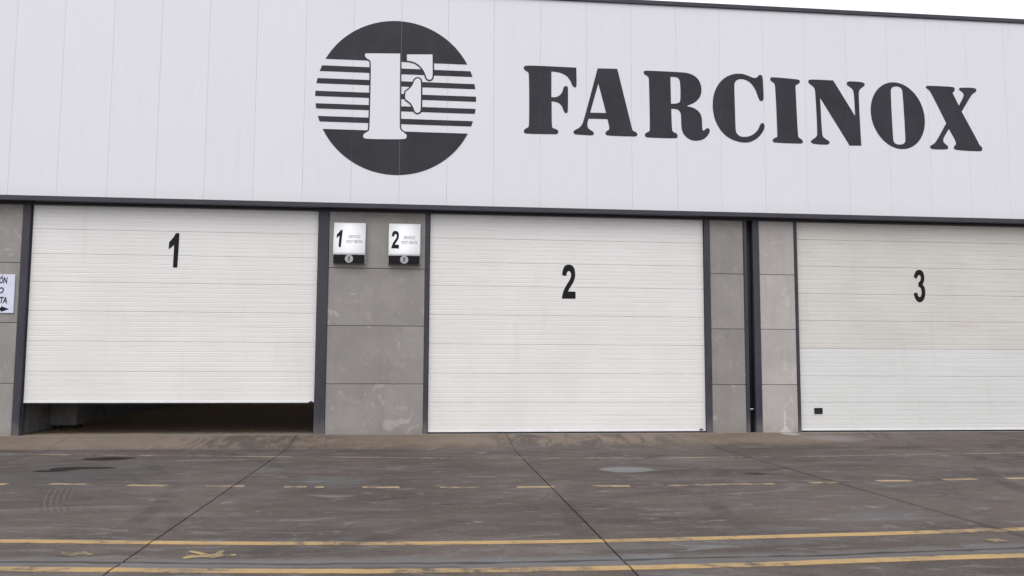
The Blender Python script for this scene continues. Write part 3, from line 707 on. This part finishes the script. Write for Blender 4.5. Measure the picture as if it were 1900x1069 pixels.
# ================================================================== SIGN BOXES between doors 1 and 2
def sign_box(px0, px1, py0, py1, digit_loops, label):
    Yf = .147+DY                     # the concrete face it hangs on
    x0, z1 = wall_pt(px0, py0, .05+DY); x1, z0 = wall_pt(px1, py1, .05+DY)
    S = empty('door_sign', ((x0+x1)/2, Yf, z0), label=label, category='sign', group='door sign boxes on the concrete wall')
    un = lambda o: child_of(o, S)
    H = z1-z0; zb = z0+H*.20
    def fy(t): return DY-.005+.135*max(0, t-.12)**1.5+.05*max(0, .22-t)**1.4
    def prof(n=14):                # bowed front: bulges away from the wall
        L = []
        for i in range(n+1):
            t = i/n; z = zb+(z1-zb)*t
            L.append((fy(t), z))
        return L
    P = prof(); n = len(P)
    V = [(x0, y, z) for y, z in P]+[(x1, y, z) for y, z in P]+[(x0, y+.006, z) for y, z in P]+[(x1, y+.006, z) for y, z in P]
    F = [(i, i+1, n+i+1, n+i) for i in range(n-1)]+[(2*n+i, 3*n+i, 3*n+i+1, 2*n+i+1) for i in range(n-1)]
    F += [(0, n, 3*n, 2*n), (n-1, 3*n-1, 4*n-1, 2*n-1)]
    F += [(i, 2*n+i, 2*n+i+1, i+1) for i in range(n-1)]+[(n+i, n+i+1, 3*n+i+1, 3*n+i) for i in range(n-1)]
    un(raw('sign_face', V, F, M['sign'], None, True))
    def face_y(z): 
        return fy((z-zb)/(z1-zb))
    # side cheeks
    for xs in ((x0-.004, x0-.0005), (x1+.0005, x1+.004)):
        V = []; F = []
        pts = [(y-.004, z) for y, z in P]+[(Yf-.001, z1), (Yf-.001, z0), (face_y(zb)+.012, z0)]
        for X in xs: V += [(X, y, z) for y, z in pts]
        k = len(pts); F = [tuple(range(k)), tuple(range(2*k-1, k-1, -1))]+[(i, (i+1) % k, k+(i+1) % k, k+i) for i in range(k)]
        un(raw('side_cheek', V, F, M['shell']))
    yb = face_y(zb)
    un(boxes('black_band', [(x0+.012, x1-.012, yb+.004, yb+.03, z0+.006, zb-.004)], M['bandblk'], None, .006))
    un(boxes('back_box', [(x0+.006, x1-.006, Yf-.014, Yf-.002, z0+.01, z1-.012)], M['shell']))
    # round badge
    bx, bz, br = (x0+x1)/2, (z0+zb)/2+.005, (zb-z0)*.49
    ring = [(bx+br*math.cos(2*math.pi*i/28), bz+br*math.sin(2*math.pi*i/28)) for i in range(28)]
    bd = flat_shape('badge', [ring], yb+.003, .006, M['badge']); un(bd)
    F_ = [(-.30, -.62), (.22, -.62), (.22, -.5), (.10, -.45), (.10, -.05), (.30, -.05), (.30, .10), (.10, .12), (.10, .45), (.42, .42), (.42, .62), (-.30, .62), (-.30, .5), (-.18, .45), (-.18, -.45), (-.30, -.5)]
    un(flat_shape('badge_letter', [[(bx+x*br*.8, bz+z*br*.8) for x, z in F_]], yb-.0035, .002, M['black']))
    # numeral and words wrapped on the bowed face
    def wrap(o, t=.003):
        for v in o.data.vertices:
            off = v.co.y; v.co.y = face_y(v.co.z)-.001+off
        return o
    w_ = x1-x0
    loops = digit_loops(x0, z0, w_, H)
    ob = flat_shape('sign_number', loops, 0, .003, M['black']); un(wrap(ob))
    tz = z0+H*.615
    un(wrap(text_mesh('sign_text', 'SERVICIO', x0+w_*.46, x0+w_*.84, tz, tz+H*.075, -.0015, M['grey'], None, .25)))
    un(wrap(text_mesh('sign_text', 'POST VENTA', x0+w_*.40, x0+w_*.90, tz-H*.125, tz-H*.05, -.0015, M['grey'], None, .25)))
    return S
def fit(P, fx0, fx1, fz0, fz1):
    L = smooth_loop(P); xs = [p[0] for p in L]; ys = [p[1] for p in L]
    a, b, c, d_ = min(xs), max(xs), min(ys), max(ys)
    def go(x0, z0, w_, H): return [[(x0+w_*(fx0+(fx1-fx0)*(x-a)/(b-a)), z0+H*(fz1+(fz0-fz1)*(y-c)/(d_-c))) for x, y in L]]
    return go
sign_box(620, 677, 412.2, 489, fit(one, .09, .27, .385, .815), 'white bowed sign box with a black 1, beside the raised left door')
sign_box(722, 779, 414, 491, fit(two, .085, .325, .375, .815), 'white bowed sign box with a black 2, next to the closed middle door')

# ---- direction plate on the left wall, cut by the picture edge
sx1, sz1 = wall_pt(28.5, 509.5, .13+DY); sz0 = wall_pt(25.5, 581, .13+DY)[1]; sx0 = sx1-1.05
PL = empty('direction_sign', ((sx0+sx1)/2, .147+DY, sz0), label='white plate with black capitals and a right-pointing arrow on the left wall', category='sign')
child_of(boxes('sign_plate', [(sx0, sx1, .126+DY, .1465+DY, sz0, sz1)], M['white'], None, .003), PL)
def tx(s, xa, xb, ya, yb, bold=.026):
    a = wall_pt(xa, yb, .125+DY); b = wall_pt(xb, ya, .125+DY)
    child_of(text_mesh('sign_text', s, a[0], b[0], a[1], b[1], .1245+DY, M['black'], None, .18, bold), PL)
tx('IÓN', -4.5, 14.6, 511.2, 526); tx('SERVICIO', -50, 7.5, 533, 544.2); tx('POST VENTA', -52, 13.5, 551, 562.3)
ar = [wall_pt(x, y, .125+DY) for x, y in ((-34, 571), (1.5, 571), (2.5, 568.2), (17, 573.6), (2, 578.6), (1, 576), (-34, 576))]
child_of(flat_shape('arrow', [ar], .1255+DY, .002, M['black']), PL)
